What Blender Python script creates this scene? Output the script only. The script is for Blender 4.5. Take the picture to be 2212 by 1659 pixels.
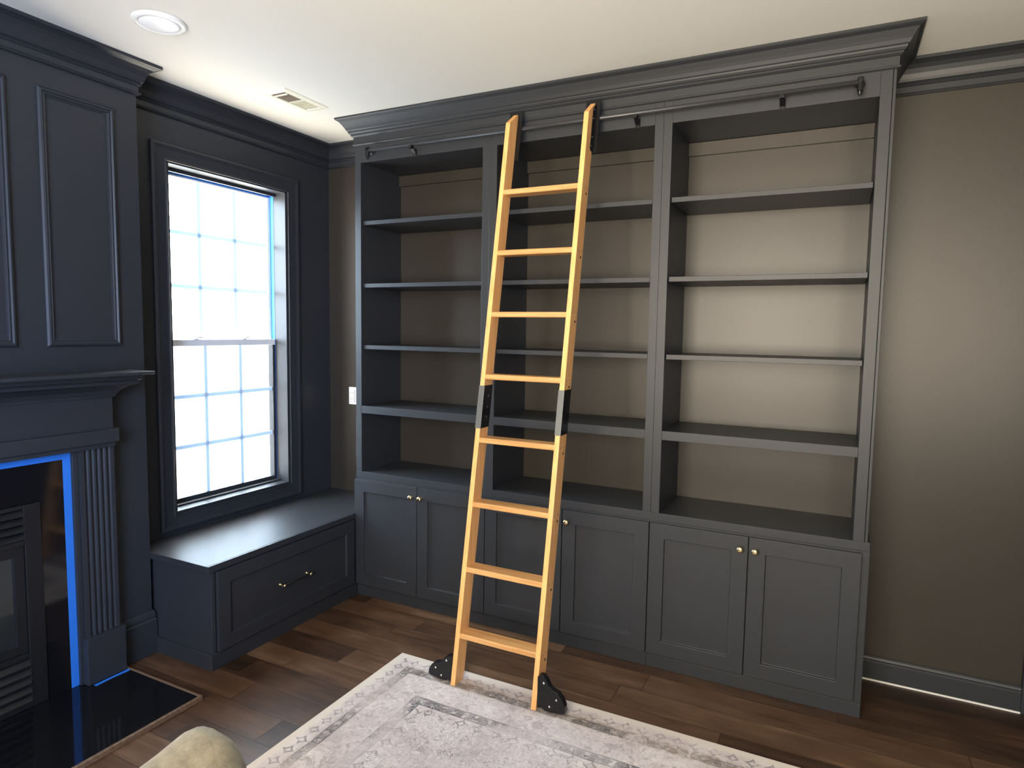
import bpy, bmesh, math, random
from mathutils import Vector, Matrix
random.seed(7)
for o in list(bpy.data.objects): bpy.data.objects.remove(o)
S = bpy.context.scene
COL = S.collection
PI = math.pi

# ------------------------------------------------------------------ camera
W, H = 2212, 1659
cam = bpy.data.cameras.new('camera'); co = bpy.data.objects.new('camera', cam); COL.objects.link(co)
yaw, pitch, roll = 0.4641, -0.0829, 0.0158
Fv = Vector((-math.sin(yaw)*math.cos(pitch), math.cos(yaw)*math.cos(pitch), math.sin(pitch)))
Rv = Vector((math.cos(yaw), math.sin(yaw), 0)); Uv = Rv.cross(Fv)
R2 = Rv*math.cos(roll) + Uv*math.sin(roll); U2 = -Rv*math.sin(roll) + Uv*math.cos(roll)
m = Matrix.Identity(4)
for i in range(3):
    m[i][0], m[i][1], m[i][2] = R2[i], U2[i], -Fv[i]
m.translation = (3.0214, -2.9405, 1.5781)
co.matrix_world = m
cam.sensor_fit = 'HORIZONTAL'; cam.sensor_width = 36.0; cam.lens = 36.0*1397.3/2212
cam.clip_start = 0.02
S.camera = co

# ------------------------------------------------------------------ sky
world = bpy.data.worlds.new('sky'); S.world = world; world.use_nodes = True
wn = world.node_tree; wn.nodes.clear()
def N(nt, t, **kw):
    n = nt.nodes.new(t)
    for k, v in kw.items(): setattr(n, k, v)
    return n
tc = N(wn, 'ShaderNodeTexCoord'); sx = N(wn, 'ShaderNodeSeparateXYZ')
wn.links.new(tc.outputs['Generated'], sx.inputs[0])
def lerp_rgb(fac, A, B):
    n = N(wn, 'ShaderNodeMix', data_type='RGBA'); wn.links.new(fac, n.inputs['Factor'])
    for k, v in (('A', A), ('B', B)):
        if isinstance(v, tuple): n.inputs[k].default_value = (*v, 1)
        else: wn.links.new(v, n.inputs[k])
    return n.outputs['Result']
def span(sock, lo, hi):
    n = N(wn, 'ShaderNodeMapRange'); n.inputs['From Min'].default_value = lo; n.inputs['From Max'].default_value = hi
    wn.links.new(sock, n.inputs['Value']); return n.outputs[0]
up = span(sx.outputs['Z'], -0.06, 0.06)                # 0 ground, 1 sky
cool = lerp_rgb(up, (5.0, 6.4, 7.6), (19.0, 24.5, 30.0))    # open sky on the side of the seat window
warm = lerp_rgb(up, (40.0, 35.0, 27.5), (25.0, 22.0, 17.5))     # unseen ground behind, made extra bright to light the ceiling; hazy sky above
blue_fill = lerp_rgb(up, (20.0, 25.0, 36.0), (16.0, 23.0, 38.0))   # unseen right side, blue added to cool the light on the left wall
mxr = lerp_rgb(span(sx.outputs['X'], -0.75, -0.1), cool, lerp_rgb(span(sx.outputs['X'], 0.3, 0.55), warm, blue_fill))
bg = N(wn, 'ShaderNodeBackground'); bg.inputs['Strength'].default_value = 1.0
wn.links.new(mxr, bg.inputs['Color'])
wo = N(wn, 'ShaderNodeOutputWorld'); wn.links.new(bg.outputs[0], wo.inputs[0])

S.view_settings.view_transform = 'Standard'; S.view_settings.look = 'None'
S.view_settings.gamma = 1.0; S.view_settings.use_curve_mapping = False
S.view_settings.exposure = 0.14

# daylight portals in the three window openings
def portal(name, loc, rot, sx_, sy_):
    l = bpy.data.lights.new(name, 'AREA'); l.shape = 'RECTANGLE'; l.size = sx_; l.size_y = sy_
    l.cycles.is_portal = True
    o = bpy.data.objects.new(name, l); COL.objects.link(o); o.location = loc; o.rotation_euler = rot
YR = -3.95                                   # rear wall
XR = 4.7                                    # right wall
RW = [(1.45, 3.15), (3.95, 4.5)]            # rear windows (x ranges); the second is added for the right wall's glow
RZ = (0.80, 2.58)
portal('daylight_seat_window', (-0.16, -0.387, 1.5), (0, -PI/2, 0), 1.8, 0.79)
for a, b in RW:
    portal('daylight_rear_window', ((a+b)/2, YR-0.12, sum(RZ)/2), (PI/2, 0, 0), b-a, RZ[1]-RZ[0])

# ------------------------------------------------------------------ materials
def mat(name, col, rough=0.5, metal=0.0, spec=0.5, bump=None, ior=1.5, coat=0.0):
    mt = bpy.data.materials.new(name); mt.use_nodes = True
    nt = mt.node_tree; b = nt.nodes['Principled BSDF']
    b.inputs['Base Color'].default_value = (*col, 1); b.inputs['Roughness'].default_value = rough
    b.inputs['Metallic'].default_value = metal; b.inputs['Specular IOR Level'].default_value = spec
    b.inputs['IOR'].default_value = ior; b.inputs['Coat Weight'].default_value = coat
    if bump:
        scale, strength = bump
        t = N(nt, 'ShaderNodeTexCoord'); n = N(nt, 'ShaderNodeTexNoise'); n.inputs['Scale'].default_value = scale
        n.inputs['Detail'].default_value = 3
        nt.links.new(t.outputs['Object'], n.inputs['Vector'])
        bp = N(nt, 'ShaderNodeBump'); bp.inputs['Strength'].default_value = strength; bp.inputs['Distance'].default_value = 0.002
        nt.links.new(n.outputs[0], bp.inputs['Height']); nt.links.new(bp.outputs[0], b.inputs['Normal'])
    return mt
M = {}
M['paint'] = mat('charcoal_satin_paint', (0.0250, 0.0270, 0.0312), 0.43, spec=0.38, bump=(160, 0.06))
M['wall'] = mat('charcoal_wall_paint', (0.034, 0.0285, 0.0222), 0.36, spec=0.42, bump=(260, 0.10))
M['light_wall'] = mat('pale_wall_paint', (0.62, 0.58, 0.50), 0.7, bump=(200, 0.1))
M['ceiling'] = mat('white_ceiling_paint', (0.74, 0.73, 0.68), 0.8, bump=(120, 0.05))
M['white'] = mat('white_plastic', (0.80, 0.80, 0.79), 0.35)
M['cream'] = mat('cream_enamel', (0.80, 0.78, 0.66), 0.4)
M['black_metal'] = mat('black_powder_coat', (0.006, 0.006, 0.007), 0.24, spec=0.45)
M['lit_black_metal'] = mat('lit_black_satin_metal', (0.16, 0.165, 0.165), 0.38, metal=0.4)  # black metal with the light falling on it put into the gray
M['rail'] = mat('dark_rail_metal', (0.05, 0.05, 0.054), 0.33, metal=0.3)
M['brass'] = mat('brushed_brass', (0.80, 0.62, 0.34), 0.25, metal=1.0)
M['steel'] = mat('bright_steel', (0.78, 0.78, 0.78), 0.2, metal=1.0)
M['bronze'] = mat('dark_bronze', (0.03, 0.028, 0.027), 0.3, metal=0.7)
M['granite'] = mat('black_polished_granite', (0.006, 0.006, 0.007), 0.06, bump=(500, 0.01))
M['iron'] = mat('black_fireplace_metal', (0.006, 0.006, 0.0065), 0.5)
M['dark_glass'] = mat('dark_fireplace_glass', (0.02, 0.022, 0.02), 0.08)
M['tape'] = mat('blue_masking_tape', (0.02, 0.17, 0.62), 0.6)
M['hole'] = mat('dark_hole', (0.01, 0.01, 0.01), 0.8)
M['rubber'] = mat('black_rubber', (0.015, 0.015, 0.015), 0.6)
M['vent_dark'] = mat('vent_duct_brown', (0.16, 0.12, 0.085), 0.7)
M['lens'] = mat('frosted_lamp_lens', (0.86, 0.88, 0.92), 0.4)
M['caulk'] = mat('white_caulk', (0.72, 0.70, 0.66), 0.6)

def translucent(name, col, tr):
    mt = bpy.data.materials.new(name); mt.use_nodes = True; nt = mt.node_tree; nt.nodes.clear()
    d = N(nt, 'ShaderNodeBsdfDiffuse'); d.inputs[0].default_value = (*col, 1)
    t = N(nt, 'ShaderNodeBsdfTranslucent'); t.inputs[0].default_value = (*col, 1)
    x = N(nt, 'ShaderNodeMixShader'); x.inputs[0].default_value = tr
    o = N(nt, 'ShaderNodeOutputMaterial')
    nt.links.new(d.outputs[0], x.inputs[1]); nt.links.new(t.outputs[0], x.inputs[2]); nt.links.new(x.outputs[0], o.inputs[0])
    return mt
M['vinyl'] = translucent('glare_tinted_vinyl_grille', (0.62, 0.74, 0.86), 0.22)  # white grille; the pale blue window glare is put into its colour
def see_through(name, refl, tint=(1, 1, 1), opaque=0.0, ocol=(0.5, 0.5, 0.5)):
    mt = bpy.data.materials.new(name); mt.use_nodes = True; nt = mt.node_tree; nt.nodes.clear()
    t = N(nt, 'ShaderNodeBsdfTransparent'); t.inputs[0].default_value = (*tint, 1)
    o = N(nt, 'ShaderNodeOutputMaterial')
    if opaque:
        g = N(nt, 'ShaderNodeBsdfDiffuse'); g.inputs[0].default_value = (*ocol, 1)
        x = N(nt, 'ShaderNodeMixShader'); x.inputs[0].default_value = opaque
    else:
        g = N(nt, 'ShaderNodeBsdfGlossy'); g.inputs['Roughness'].default_value = 0.02
        x = N(nt, 'ShaderNodeMixShader'); x.inputs[0].default_value = refl
    nt.links.new(t.outputs[0], x.inputs[1]); nt.links.new(g.outputs[0], x.inputs[2]); nt.links.new(x.outputs[0], o.inputs[0])
    return mt
M['glass'] = see_through('window_glass', 0.04)
M['screen'] = see_through('insect_screen_mesh', 1.0, opaque=0.28, ocol=(0.35, 0.38, 0.42))

def math_node(nt, op, a, b=None, clamp=False):
    n = N(nt, 'ShaderNodeMath', operation=op); n.use_clamp = clamp
    for i, v in enumerate((a, b)):
        if v is None: continue
        if isinstance(v, (int, float)): n.inputs[i].default_value = v
        else: nt.links.new(v, n.inputs[i])
    return n.outputs[0]
def ramp(nt, fac, stops):
    r = N(nt, 'ShaderNodeValToRGB'); nt.links.new(fac, r.inputs[0])
    el = r.color_ramp.elements
    while len(el) < len(stops): el.new(0.5)
    for e, (p, c) in zip(el, stops):
        e.position = p; e.color = (*c, 1)
    return r.outputs[0]

def floor_material():
    mt = bpy.data.materials.new('walnut_plank_floor'); mt.use_nodes = True
    nt = mt.node_tree; b = nt.nodes['Principled BSDF']; L = nt.links
    tcn = N(nt, 'ShaderNodeTexCoord'); s = N(nt, 'ShaderNodeSeparateXYZ'); L.new(tcn.outputs['Object'], s.inputs[0])
    PW, PL = 0.149, 1.22
    yy = math_node(nt, 'DIVIDE', math_node(nt, 'ADD', s.outputs['Y'], 0.0798+0.149*40), PW)
    row = math_node(nt, 'FLOOR', yy); fy = math_node(nt, 'FRACT', yy)
    wn1 = N(nt, 'ShaderNodeTexWhiteNoise', noise_dimensions='1D'); L.new(row, wn1.inputs['W'])
    xx = math_node(nt, 'ADD', math_node(nt, 'DIVIDE', math_node(nt, 'ADD', s.outputs['X'], 20), PL), math_node(nt, 'MULTIPLY', wn1.outputs['Value'], 7.3))
    pl = math_node(nt, 'FLOOR', xx); fx = math_node(nt, 'FRACT', xx)
    cid = N(nt, 'ShaderNodeCombineXYZ'); L.new(pl, cid.inputs[0]); L.new(row, cid.inputs[1])
    wn2 = N(nt, 'ShaderNodeTexWhiteNoise', noise_dimensions='2D'); L.new(cid.outputs[0], wn2.inputs['Vector'])
    # grain
    cv = N(nt, 'ShaderNodeCombineXYZ')
    L.new(math_node(nt, 'MULTIPLY', s.outputs['X'], 1.6), cv.inputs[0]); L.new(math_node(nt, 'MULTIPLY', s.outputs['Y'], 26), cv.inputs[1])
    L.new(math_node(nt, 'MULTIPLY', wn2.outputs['Value'], 37), cv.inputs[2])
    n1 = N(nt, 'ShaderNodeTexNoise'); n1.inputs['Scale'].default_value = 1.6; n1.inputs['Detail'].default_value = 7; n1.inputs['Roughness'].default_value = 0.62; n1.inputs['Distortion'].default_value = 0.6
    L.new(cv.outputs[0], n1.inputs['Vector'])
    cv2 = N(nt, 'ShaderNodeCombineXYZ')
    L.new(math_node(nt, 'MULTIPLY', s.outputs['X'], 3.0), cv2.inputs[0]); L.new(math_node(nt, 'MULTIPLY', s.outputs['Y'], 7), cv2.inputs[1]); L.new(math_node(nt, 'MULTIPLY', wn2.outputs['Value'], 11), cv2.inputs[2])
    n2 = N(nt, 'ShaderNodeTexNoise'); n2.inputs['Scale'].default_value = 1.2; n2.inputs['Detail'].default_value = 4
    L.new(cv2.outputs[0], n2.inputs['Vector'])
    v = math_node(nt, 'ADD', math_node(nt, 'MULTIPLY', wn2.outputs['Value'], 0.36), math_node(nt, 'MULTIPLY', n1.outputs[0], 0.55))
    v = math_node(nt, 'ADD', v, math_node(nt, 'MULTIPLY', n2.outputs[0], 0.55))
    c = ramp(nt, math_node(nt, 'SUBTRACT', v, 0.25), [(0.20, (0.022, 0.011, 0.006)), (0.40, (0.052, 0.027, 0.015)), (0.60, (0.098, 0.052, 0.028)), (0.86, (0.19, 0.112, 0.064))])
    seam = math_node(nt, 'MINIMUM', math_node(nt, 'MULTIPLY', math_node(nt, 'MINIMUM', fy, math_node(nt, 'SUBTRACT', 1.0, fy)), PW),
                     math_node(nt, 'MULTIPLY', math_node(nt, 'MINIMUM', fx, math_node(nt, 'SUBTRACT', 1.0, fx)), PL))
    sm = N(nt, 'ShaderNodeMapRange'); sm.inputs['From Min'].default_value = 0.0006; sm.inputs['From Max'].default_value = 0.0022; L.new(seam, sm.inputs['Value'])
    mxx = N(nt, 'ShaderNodeMix', data_type='RGBA'); L.new(sm.outputs[0], mxx.inputs['Factor'])
    mxx.inputs['A'].default_value = (0.026, 0.014, 0.009, 1); L.new(c, mxx.inputs['B'])
    L.new(mxx.outputs['Result'], b.inputs['Base Color'])
    rr = N(nt, 'ShaderNodeMapRange'); rr.inputs['To Min'].default_value = 0.32; rr.inputs['To Max'].default_value = 0.5; L.new(n1.outputs[0], rr.inputs['Value'])
    L.new(rr.outputs[0], b.inputs['Roughness'])
    b.inputs['Specular IOR Level'].default_value = 0.3
    bp = N(nt, 'ShaderNodeBump'); bp.inputs['Strength'].default_value = 0.25; bp.inputs['Distance'].default_value = 0.0015
    hh = math_node(nt, 'ADD', math_node(nt, 'MULTIPLY', n1.outputs[0], 0.5), sm.outputs[0])
    L.new(hh, bp.inputs['Height']); L.new(bp.outputs[0], b.inputs['Normal'])
    return mt
M['floor'] = floor_material()

def wood_material(name, dark, light, axis='Z', rough=0.38):
    mt = bpy.data.materials.new(name); mt.use_nodes = True
    nt = mt.node_tree; b = nt.nodes['Principled BSDF']; L = nt.links
    tcn = N(nt, 'ShaderNodeTexCoord'); mp = N(nt, 'ShaderNodeMapping')
    sc = {'X': (2.2, 45, 45), 'Z': (45, 45, 2.2)}[axis]
    mp.inputs['Scale'].default_value = sc
    L.new(tcn.outputs['Object'], mp.inputs['Vector'])
    n = N(nt, 'ShaderNodeTexNoise'); n.inputs['Scale'].default_value = 1.5; n.inputs['Detail'].default_value = 6; n.inputs['Distortion'].default_value = 0.4
    L.new(mp.outputs[0], n.inputs['Vector'])
    L.new(ramp(nt, n.outputs[0], [(0.3, dark), (0.7, light)]), b.inputs['Base Color'])
    b.inputs['Roughness'].default_value = rough
    return mt
M['oak'] = wood_material('varnished_oak_upright', (0.76, 0.37, 0.125), (0.90, 0.50, 0.195), 'Z')
M['oak_tread'] = wood_material('varnished_oak_tread', (0.52, 0.26, 0.09), (0.70, 0.40, 0.16), 'X')
M['wood_trim'] = wood_material('brown_floor_trim', (0.10, 0.06, 0.035), (0.2, 0.125, 0.08), 'X')

RX0, RX1, RY0, RY1 = 1.208, 3.75, -3.6, -0.463
def rug_material():
    mt = bpy.data.materials.new('faded_rug_weave'); mt.use_nodes = True
    nt = mt.node_tree; b = nt.nodes['Principled BSDF']; L = nt.links
    tcn = N(nt, 'ShaderNodeTexCoord'); s = N(nt, 'ShaderNodeSeparateXYZ'); L.new(tcn.outputs['Object'], s.inputs[0])
    X, Y = s.outputs['X'], s.outputs['Y']
    wob = N(nt, 'ShaderNodeTexNoise'); wob.inputs['Scale'].default_value = 9; L.new(tcn.outputs['Object'], wob.inputs['Vector'])
    wv = math_node(nt, 'MULTIPLY', math_node(nt, 'SUBTRACT', wob.outputs[0], 0.5), 0.012)
    dx = math_node(nt, 'SUBTRACT', X, RX0); dy = math_node(nt, 'SUBTRACT', RY1, Y)
    d0 = math_node(nt, 'MINIMUM', dx, dy)
    d = math_node(nt, 'ADD', d0, wv)
    isx = math_node(nt, 'LESS_THAN', dx, dy)                       # 1 along the left border
    # coordinate along the border
    al = math_node(nt, 'ADD', math_node(nt, 'MULTIPLY', isx, Y), math_node(nt, 'MULTIPLY', math_node(nt, 'SUBTRACT', 1.0, isx), X))
    def band(a, b_, soft=0.006):
        m1 = N(nt, 'ShaderNodeMapRange'); m1.inputs['From Min'].default_value = a-soft; m1.inputs['From Max'].default_value = a+soft; L.new(d, m1.inputs['Value'])
        m2 = N(nt, 'ShaderNodeMapRange'); m2.inputs['From Min'].default_value = b_-soft; m2.inputs['From Max'].default_value = b_+soft
        m2.inputs['To Min'].default_value = 1; m2.inputs['To Max'].default_value = 0; L.new(d, m2.inputs['Value'])
        return math_node(nt, 'MULTIPLY', m1.outputs[0], m2.outputs[0])
    def noise(scale, detail=4, vec=None, rough=0.6, dist=0.0):
        n = N(nt, 'ShaderNodeTexNoise'); n.inputs['Scale'].default_value = scale; n.inputs['Detail'].default_value = detail
        n.inputs['Roughness'].default_value = rough; n.inputs['Distortion'].default_value = dist
        L.new(vec or tcn.outputs['Object'], n.inputs['Vector']); return n.outputs[0]
    def thr(x, lo, hi):
        m_ = N(nt, 'ShaderNodeMapRange'); m_.inputs['From Min'].default_value = lo; m_.inputs['From Max'].default_value = hi; L.new(x, m_.inputs['Value']); return m_.outputs[0]
    fade = math_node(nt, 'MAXIMUM', thr(noise(3.1, 6), 0.36, 0.58), 0.22)                            # worn away in patches
    speck = thr(noise(60, 5, rough=0.75), 0.42, 0.62)
    def motifs(scale, lo, hi, dist=2.0):
        return thr(noise(scale, 3, dist=dist), lo, hi)
    # star row: small motifs repeating along the border
    def stars(dc, step, size):
        fa = math_node(nt, 'SUBTRACT', math_node(nt, 'FRACT', math_node(nt, 'DIVIDE', al, step)), 0.5)
        ax = math_node(nt, 'MULTIPLY', math_node(nt, 'ABSOLUTE', fa), step)
        ay = math_node(nt, 'ABSOLUTE', math_node(nt, 'SUBTRACT', d, dc))
        # astroid outline
        k = math_node(nt, 'ADD', math_node(nt, 'POWER', math_node(nt, 'DIVIDE', ax, size), 0.62), math_node(nt, 'POWER', math_node(nt, 'DIVIDE', ay, size), 0.62))
        ring = math_node(nt, 'ABSOLUTE', math_node(nt, 'SUBTRACT', k, 1.05))
        o_ = N(nt, 'ShaderNodeMapRange'); o_.inputs['From Min'].default_value = 0.10; o_.inputs['From Max'].default_value = 0.30
        o_.inputs['To Min'].default_value = 1; o_.inputs['To Max'].default_value = 0; L.new(ring, o_.inputs['Value'])
        return math_node(nt, 'MULTIPLY', o_.outputs[0], thr(noise(38, 3), 0.36, 0.52))
    def lay(base, col, fac):
        x = N(nt, 'ShaderNodeMix', data_type='RGBA'); L.new(fac, x.inputs['Factor']); L.new(base, x.inputs['A']); x.inputs['B'].default_value = (*col, 1); return x.outputs['Result']
    base = ramp(nt, noise(5.5, 6), [(0.3, (0.47, 0.405, 0.39)), (0.5, (0.60, 0.53, 0.51)), (0.72, (0.68, 0.625, 0.60))])
    # plain light edge
    base = lay(base, (0.64, 0.575, 0.50), math_node(nt, 'MULTIPLY', band(-0.05, 0.036), 0.9))
    tan = lay(base, (0.29, 0.225, 0.17), math_node(nt, 'MULTIPLY', math_node(nt, 'MULTIPLY', band(0.085, 0.145), thr(noise(26, 5, dist=1.5), 0.40, 0.56)), math_node(nt, 'SUBTRACT', 0.85, math_node(nt, 'MULTIPLY', isx, 0.5))))
    grey = lay(tan, (0.20, 0.18, 0.18), math_node(nt, 'MULTIPLY', stars(0.062, 0.068, 0.023), math_node(nt, 'ADD', 0.45, math_node(nt, 'MULTIPLY', fade, 0.5))))
    # dark block band on the border
    def blocks(dc0, dc1, step, col, base_, amt):
        cells = thr(math_node(nt, 'ABSOLUTE', math_node(nt, 'SUBTRACT', math_node(nt, 'FRACT', math_node(nt, 'DIVIDE', math_node(nt, 'ADD', al, math_node(nt, 'MULTIPLY', wv, 3)), step)), 0.5)), 0.12, 0.26)
        edges = math_node(nt, 'MAXIMUM', band(dc0, dc0+0.006, 0.002), band(dc1-0.006, dc1, 0.002))
        inner = math_node(nt, 'MULTIPLY', band(dc0, dc1, 0.003), math_node(nt, 'MAXIMUM', math_node(nt, 'MULTIPLY', cells, 0.7), motifs(34, 0.47, 0.56, 2.5)))
        f_ = math_node(nt, 'MULTIPLY', math_node(nt, 'MAXIMUM', inner, edges), math_node(nt, 'MULTIPLY', fade, amt))
        return lay(base_, col, f_)
    grey = blocks(0.098, 0.138, 0.06, (0.07, 0.068, 0.072), grey, 0.95)
    grey = lay(grey, (0.40, 0.34, 0.33), math_node(nt, 'MULTIPLY', math_node(nt, 'MULTIPLY', band(0.145, 0.27), thr(noise(13, 3, dist=2.2), 0.55, 0.63)), 0.75))
    grey = lay(grey, (0.69, 0.64, 0.61), math_node(nt, 'MULTIPLY', math_node(nt, 'MULTIPLY', band(0.145, 0.27), thr(noise(16, 3, dist=1.5), 0.57, 0.62)), 0.6))
    grey = blocks(0.275, 0.325, 0.052, (0.085, 0.085, 0.095), grey, 1.0)
    grey = lay(grey, (0.20, 0.18, 0.18), math_node(nt, 'MULTIPLY', stars(0.355, 0.078, 0.026), math_node(nt, 'ADD', 0.42, math_node(nt, 'MULTIPLY', fade, 0.5))))
    grey = lay(grey, (0.70, 0.65, 0.62), math_node(nt, 'MULTIPLY', math_node(nt, 'MULTIPLY', band(0.34, 9), thr(noise(11, 3, dist=3.0), 0.56, 0.61)), 0.55))
    line = thr(math_node(nt, 'ABSOLUTE', math_node(nt, 'SUBTRACT', noise(11, 3, dist=3.0), 0.54)), 0.018, 0.002)
    line2 = thr(math_node(nt, 'ABSOLUTE', math_node(nt, 'SUBTRACT', noise(17, 2, dist=2.0), 0.55)), 0.022, 0.004)
    grey = lay(grey, (0.15, 0.13, 0.135), math_node(nt, 'MULTIPLY', math_node(nt, 'MULTIPLY', band(0.34, 9), math_node(nt, 'MAXIMUM', line, line2)), math_node(nt, 'ADD', 0.3, math_node(nt, 'MULTIPLY', fade, 0.5))))
    grey = lay(grey, (0.17, 0.15, 0.15), math_node(nt, 'MULTIPLY', math_node(nt, 'MULTIPLY', band(0.15, 0.265), line2), 0.5))
    grey = lay(grey, (0.38, 0.34, 0.33), math_node(nt, 'MULTIPLY', math_node(nt, 'MULTIPLY', speck, band(0.05, 9)), 0.42))
    L.new(grey, b.inputs['Base Color']); b.inputs['Roughness'].default_value = 0.95; b.inputs['Specular IOR Level'].default_value = 0.1
    bp = N(nt, 'ShaderNodeBump'); bp.inputs['Strength'].default_value = 0.35; bp.inputs['Distance'].default_value = 0.002
    L.new(noise(420, 2), bp.inputs['Height']); L.new(bp.outputs[0], b.inputs['Normal'])
    return mt
M['rug'] = rug_material()

def fabric_material():
    mt = bpy.data.materials.new('olive_woven_fabric'); mt.use_nodes = True
    nt = mt.node_tree; b = nt.nodes['Principled BSDF']; L = nt.links
    tcn = N(nt, 'ShaderNodeTexCoord'); n = N(nt, 'ShaderNodeTexNoise'); n.inputs['Scale'].default_value = 38; n.inputs['Detail'].default_value = 6; n.inputs['Roughness'].default_value = 0.7
    L.new(tcn.outputs['Object'], n.inputs['Vector'])
    L.new(ramp(nt, n.outputs[0], [(0.3, (0.120, 0.100, 0.058)), (0.55, (0.20, 0.170, 0.105)), (0.75, (0.27, 0.235, 0.155))]), b.inputs['Base Color'])
    b.inputs['Roughness'].default_value = 0.9; b.inputs['Sheen Weight'].default_value = 0.2
    n2 = N(nt, 'ShaderNodeTexNoise'); n2.inputs['Scale'].default_value = 600
    L.new(tcn.outputs['Object'], n2.inputs['Vector'])
    bp = N(nt, 'ShaderNodeBump'); bp.inputs['Strength'].default_value = 0.4; bp.inputs['Distance'].default_value = 0.002
    L.new(n2.outputs[0], bp.inputs['Height']); L.new(bp.outputs[0], b.inputs['Normal'])
    return mt
M['fabric'] = fabric_material()

# ------------------------------------------------------------------ mesh helpers
def box(bm, x0, x1, y0, y1, z0, z1):
    v = [bm.verts.new((x, y, z)) for x in (x0, x1) for y in (y0, y1) for z in (z0, z1)]
    for f in ((0, 1, 3, 2), (4, 6, 7, 5), (0, 4, 5, 1), (2, 3, 7, 6), (0, 2, 6, 4), (1, 5, 7, 3)):
        bm.faces.new([v[i] for i in f])
def prism(bm, pts, axis, a, b):
    """polygon in the two other axes (in xyz order) extruded along axis from a to b"""
    def mk(p, t):
        return {'x': (t, p[0], p[1]), 'y': (p[0], t, p[1]), 'z': (p[0], p[1], t)}[axis]
    A = [bm.verts.new(mk(p, a)) for p in pts]; B = [bm.verts.new(mk(p, b)) for p in pts]
    n = len(pts)
    bm.faces.new(A); bm.faces.new(B[::-1])
    for i in range(n): bm.faces.new((A[i], B[i], B[(i+1) % n], A[(i+1) % n]))
def tube(bm, p0, p1, r, n=20, r1=None):
    p0, p1 = Vector(p0), Vector(p1); d = (p1-p0).normalized()
    u = d.orthogonal().normalized(); w = d.cross(u); r1 = r if r1 is None else r1
    A = [bm.verts.new(p0 + (u*math.cos(t)+w*math.sin(t))*r) for t in [2*PI*i/n for i in range(n)]]
    B = [bm.verts.new(p1 + (u*math.cos(t)+w*math.sin(t))*r1) for t in [2*PI*i/n for i in range(n)]]
    bm.faces.new(A); bm.faces.new(B)
    for i in range(n): bm.faces.new((A[i], A[(i+1) % n], B[(i+1) % n], B[i]))
def lathe(bm, c, axis, prof, n=28):
    """prof: (radius, distance along axis)"""
    c, axis = Vector(c), Vector(axis).normalized(); u = axis.orthogonal().normalized(); w = axis.cross(u)
    rings = []
    for r, h in prof:
        if r < 1e-6: rings.append([bm.verts.new(c+axis*h)])
        else: rings.append([bm.verts.new(c+axis*h+(u*math.cos(2*PI*i/n)+w*math.sin(2*PI*i/n))*r) for i in range(n)])
    for a, b in zip(rings, rings[1:]):
        if len(a) == 1 and len(b) == 1: continue
        for i in range(n):
            j = (i+1) % n
            if len(a) == 1: bm.faces.new((a[0], b[i], b[j]))
            elif len(b) == 1: bm.faces.new((a[i], a[j], b[0]))
            else: bm.faces.new((a[i], a[j], b[j], b[i]))
    for rg in (rings[0], rings[-1]):
        if len(rg) > 2: bm.faces.new(rg)
def ring(bm, a0, a1, b0, b1, prof, fn, fill=True, back=True):
    """mitred rectangular frame: prof = (inset, height); fn(a, b, h) -> xyz"""
    loops = []
    for ins, h in prof:
        loops.append([bm.verts.new(fn(a, b, h)) for a, b in ((a0+ins, b0+ins), (a1-ins, b0+ins), (a1-ins, b1-ins), (a0+ins, b1-ins))])
    for p, q in zip(loops, loops[1:]):
        for i in range(4): bm.faces.new((p[i], p[(i+1) % 4], q[(i+1) % 4], q[i]))
    if fill: bm.faces.new(loops[-1])
    if back: bm.faces.new(loops[0])
def sweep(path, prof, seg, back=0.0):
    """mitred moulding along one segment of a horizontal path; prof = (offset to the right of the path, z)"""
    n = len(path); ds = [(Vector(b)-Vector(a)).normalized() for a, b in zip(path, path[1:])]
    nr = [Vector((d.y, -d.x)) for d in ds]
    def miter(i):
        if i == 0: return nr[0]
        if i == n-1: return nr[-1]
        s = nr[i-1]+nr[i]; return s/(1+nr[i-1].dot(nr[i]))
    bm = bmesh.new(); rows = []
    for i in (seg, seg+1):
        mtr = miter(i); p = Vector(path[i])
        rows.append([bm.verts.new((*(p+mtr*o), z)) for o, z in prof])
    k = len(prof)
    for i in range(k): bm.faces.new((rows[0][i], rows[1][i], rows[1][(i+1) % k], rows[0][(i+1) % k]))
    bm.faces.new(rows[0]); bm.faces.new(rows[1])
    return bm
def obj(name, bm, m_, parent=None, bevel=0.0, seg=2, smooth=False):
    bmesh.ops.recalc_face_normals(bm, faces=bm.faces)
    me = bpy.data.meshes.new(name); bm.to_mesh(me); bm.free()
    o = bpy.data.objects.new(name, me); COL.objects.link(o)
    me.materials.append(M[m_] if isinstance(m_, str) else m_)
    if smooth:
        for p in me.polygons: p.use_smooth = True
    if bevel:
        md = o.modifiers.new('bevel', 'BEVEL'); md.width = bevel; md.segments = seg; md.limit_method = 'ANGLE'; md.angle_limit = math.radians(40)
    if parent is not None:
        o.parent = parent
        pl = world_loc(parent); me.transform(Matrix.Translation(-pl))
    return o
def world_loc(o):
    v = Vector(o.location)
    while o.parent is not None:
        o = o.parent; v = v + Vector(o.location)
    return v
def bmx(*boxes):
    bm = bmesh.new()
    for b in boxes: box(bm, *b)
    return bm
def thing(name, label, cat, loc=(0, 0, 0), group=None):
    o = bpy.data.objects.new(name, None); COL.objects.link(o); o.location = loc; o.empty_display_size = 0.1
    o['label'] = label; o['category'] = cat
    if group: o['group'] = group
    return o
def tag(o, label, cat, group=None):
    o['label'] = label; o['category'] = cat
    if group: o['group'] = group
    return o
def struct(name, bm, m_, parent=None, **kw):
    o = obj(name, bm, m_, parent, **kw)
    if parent is None: o['kind'] = 'structure'
    return o

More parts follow.
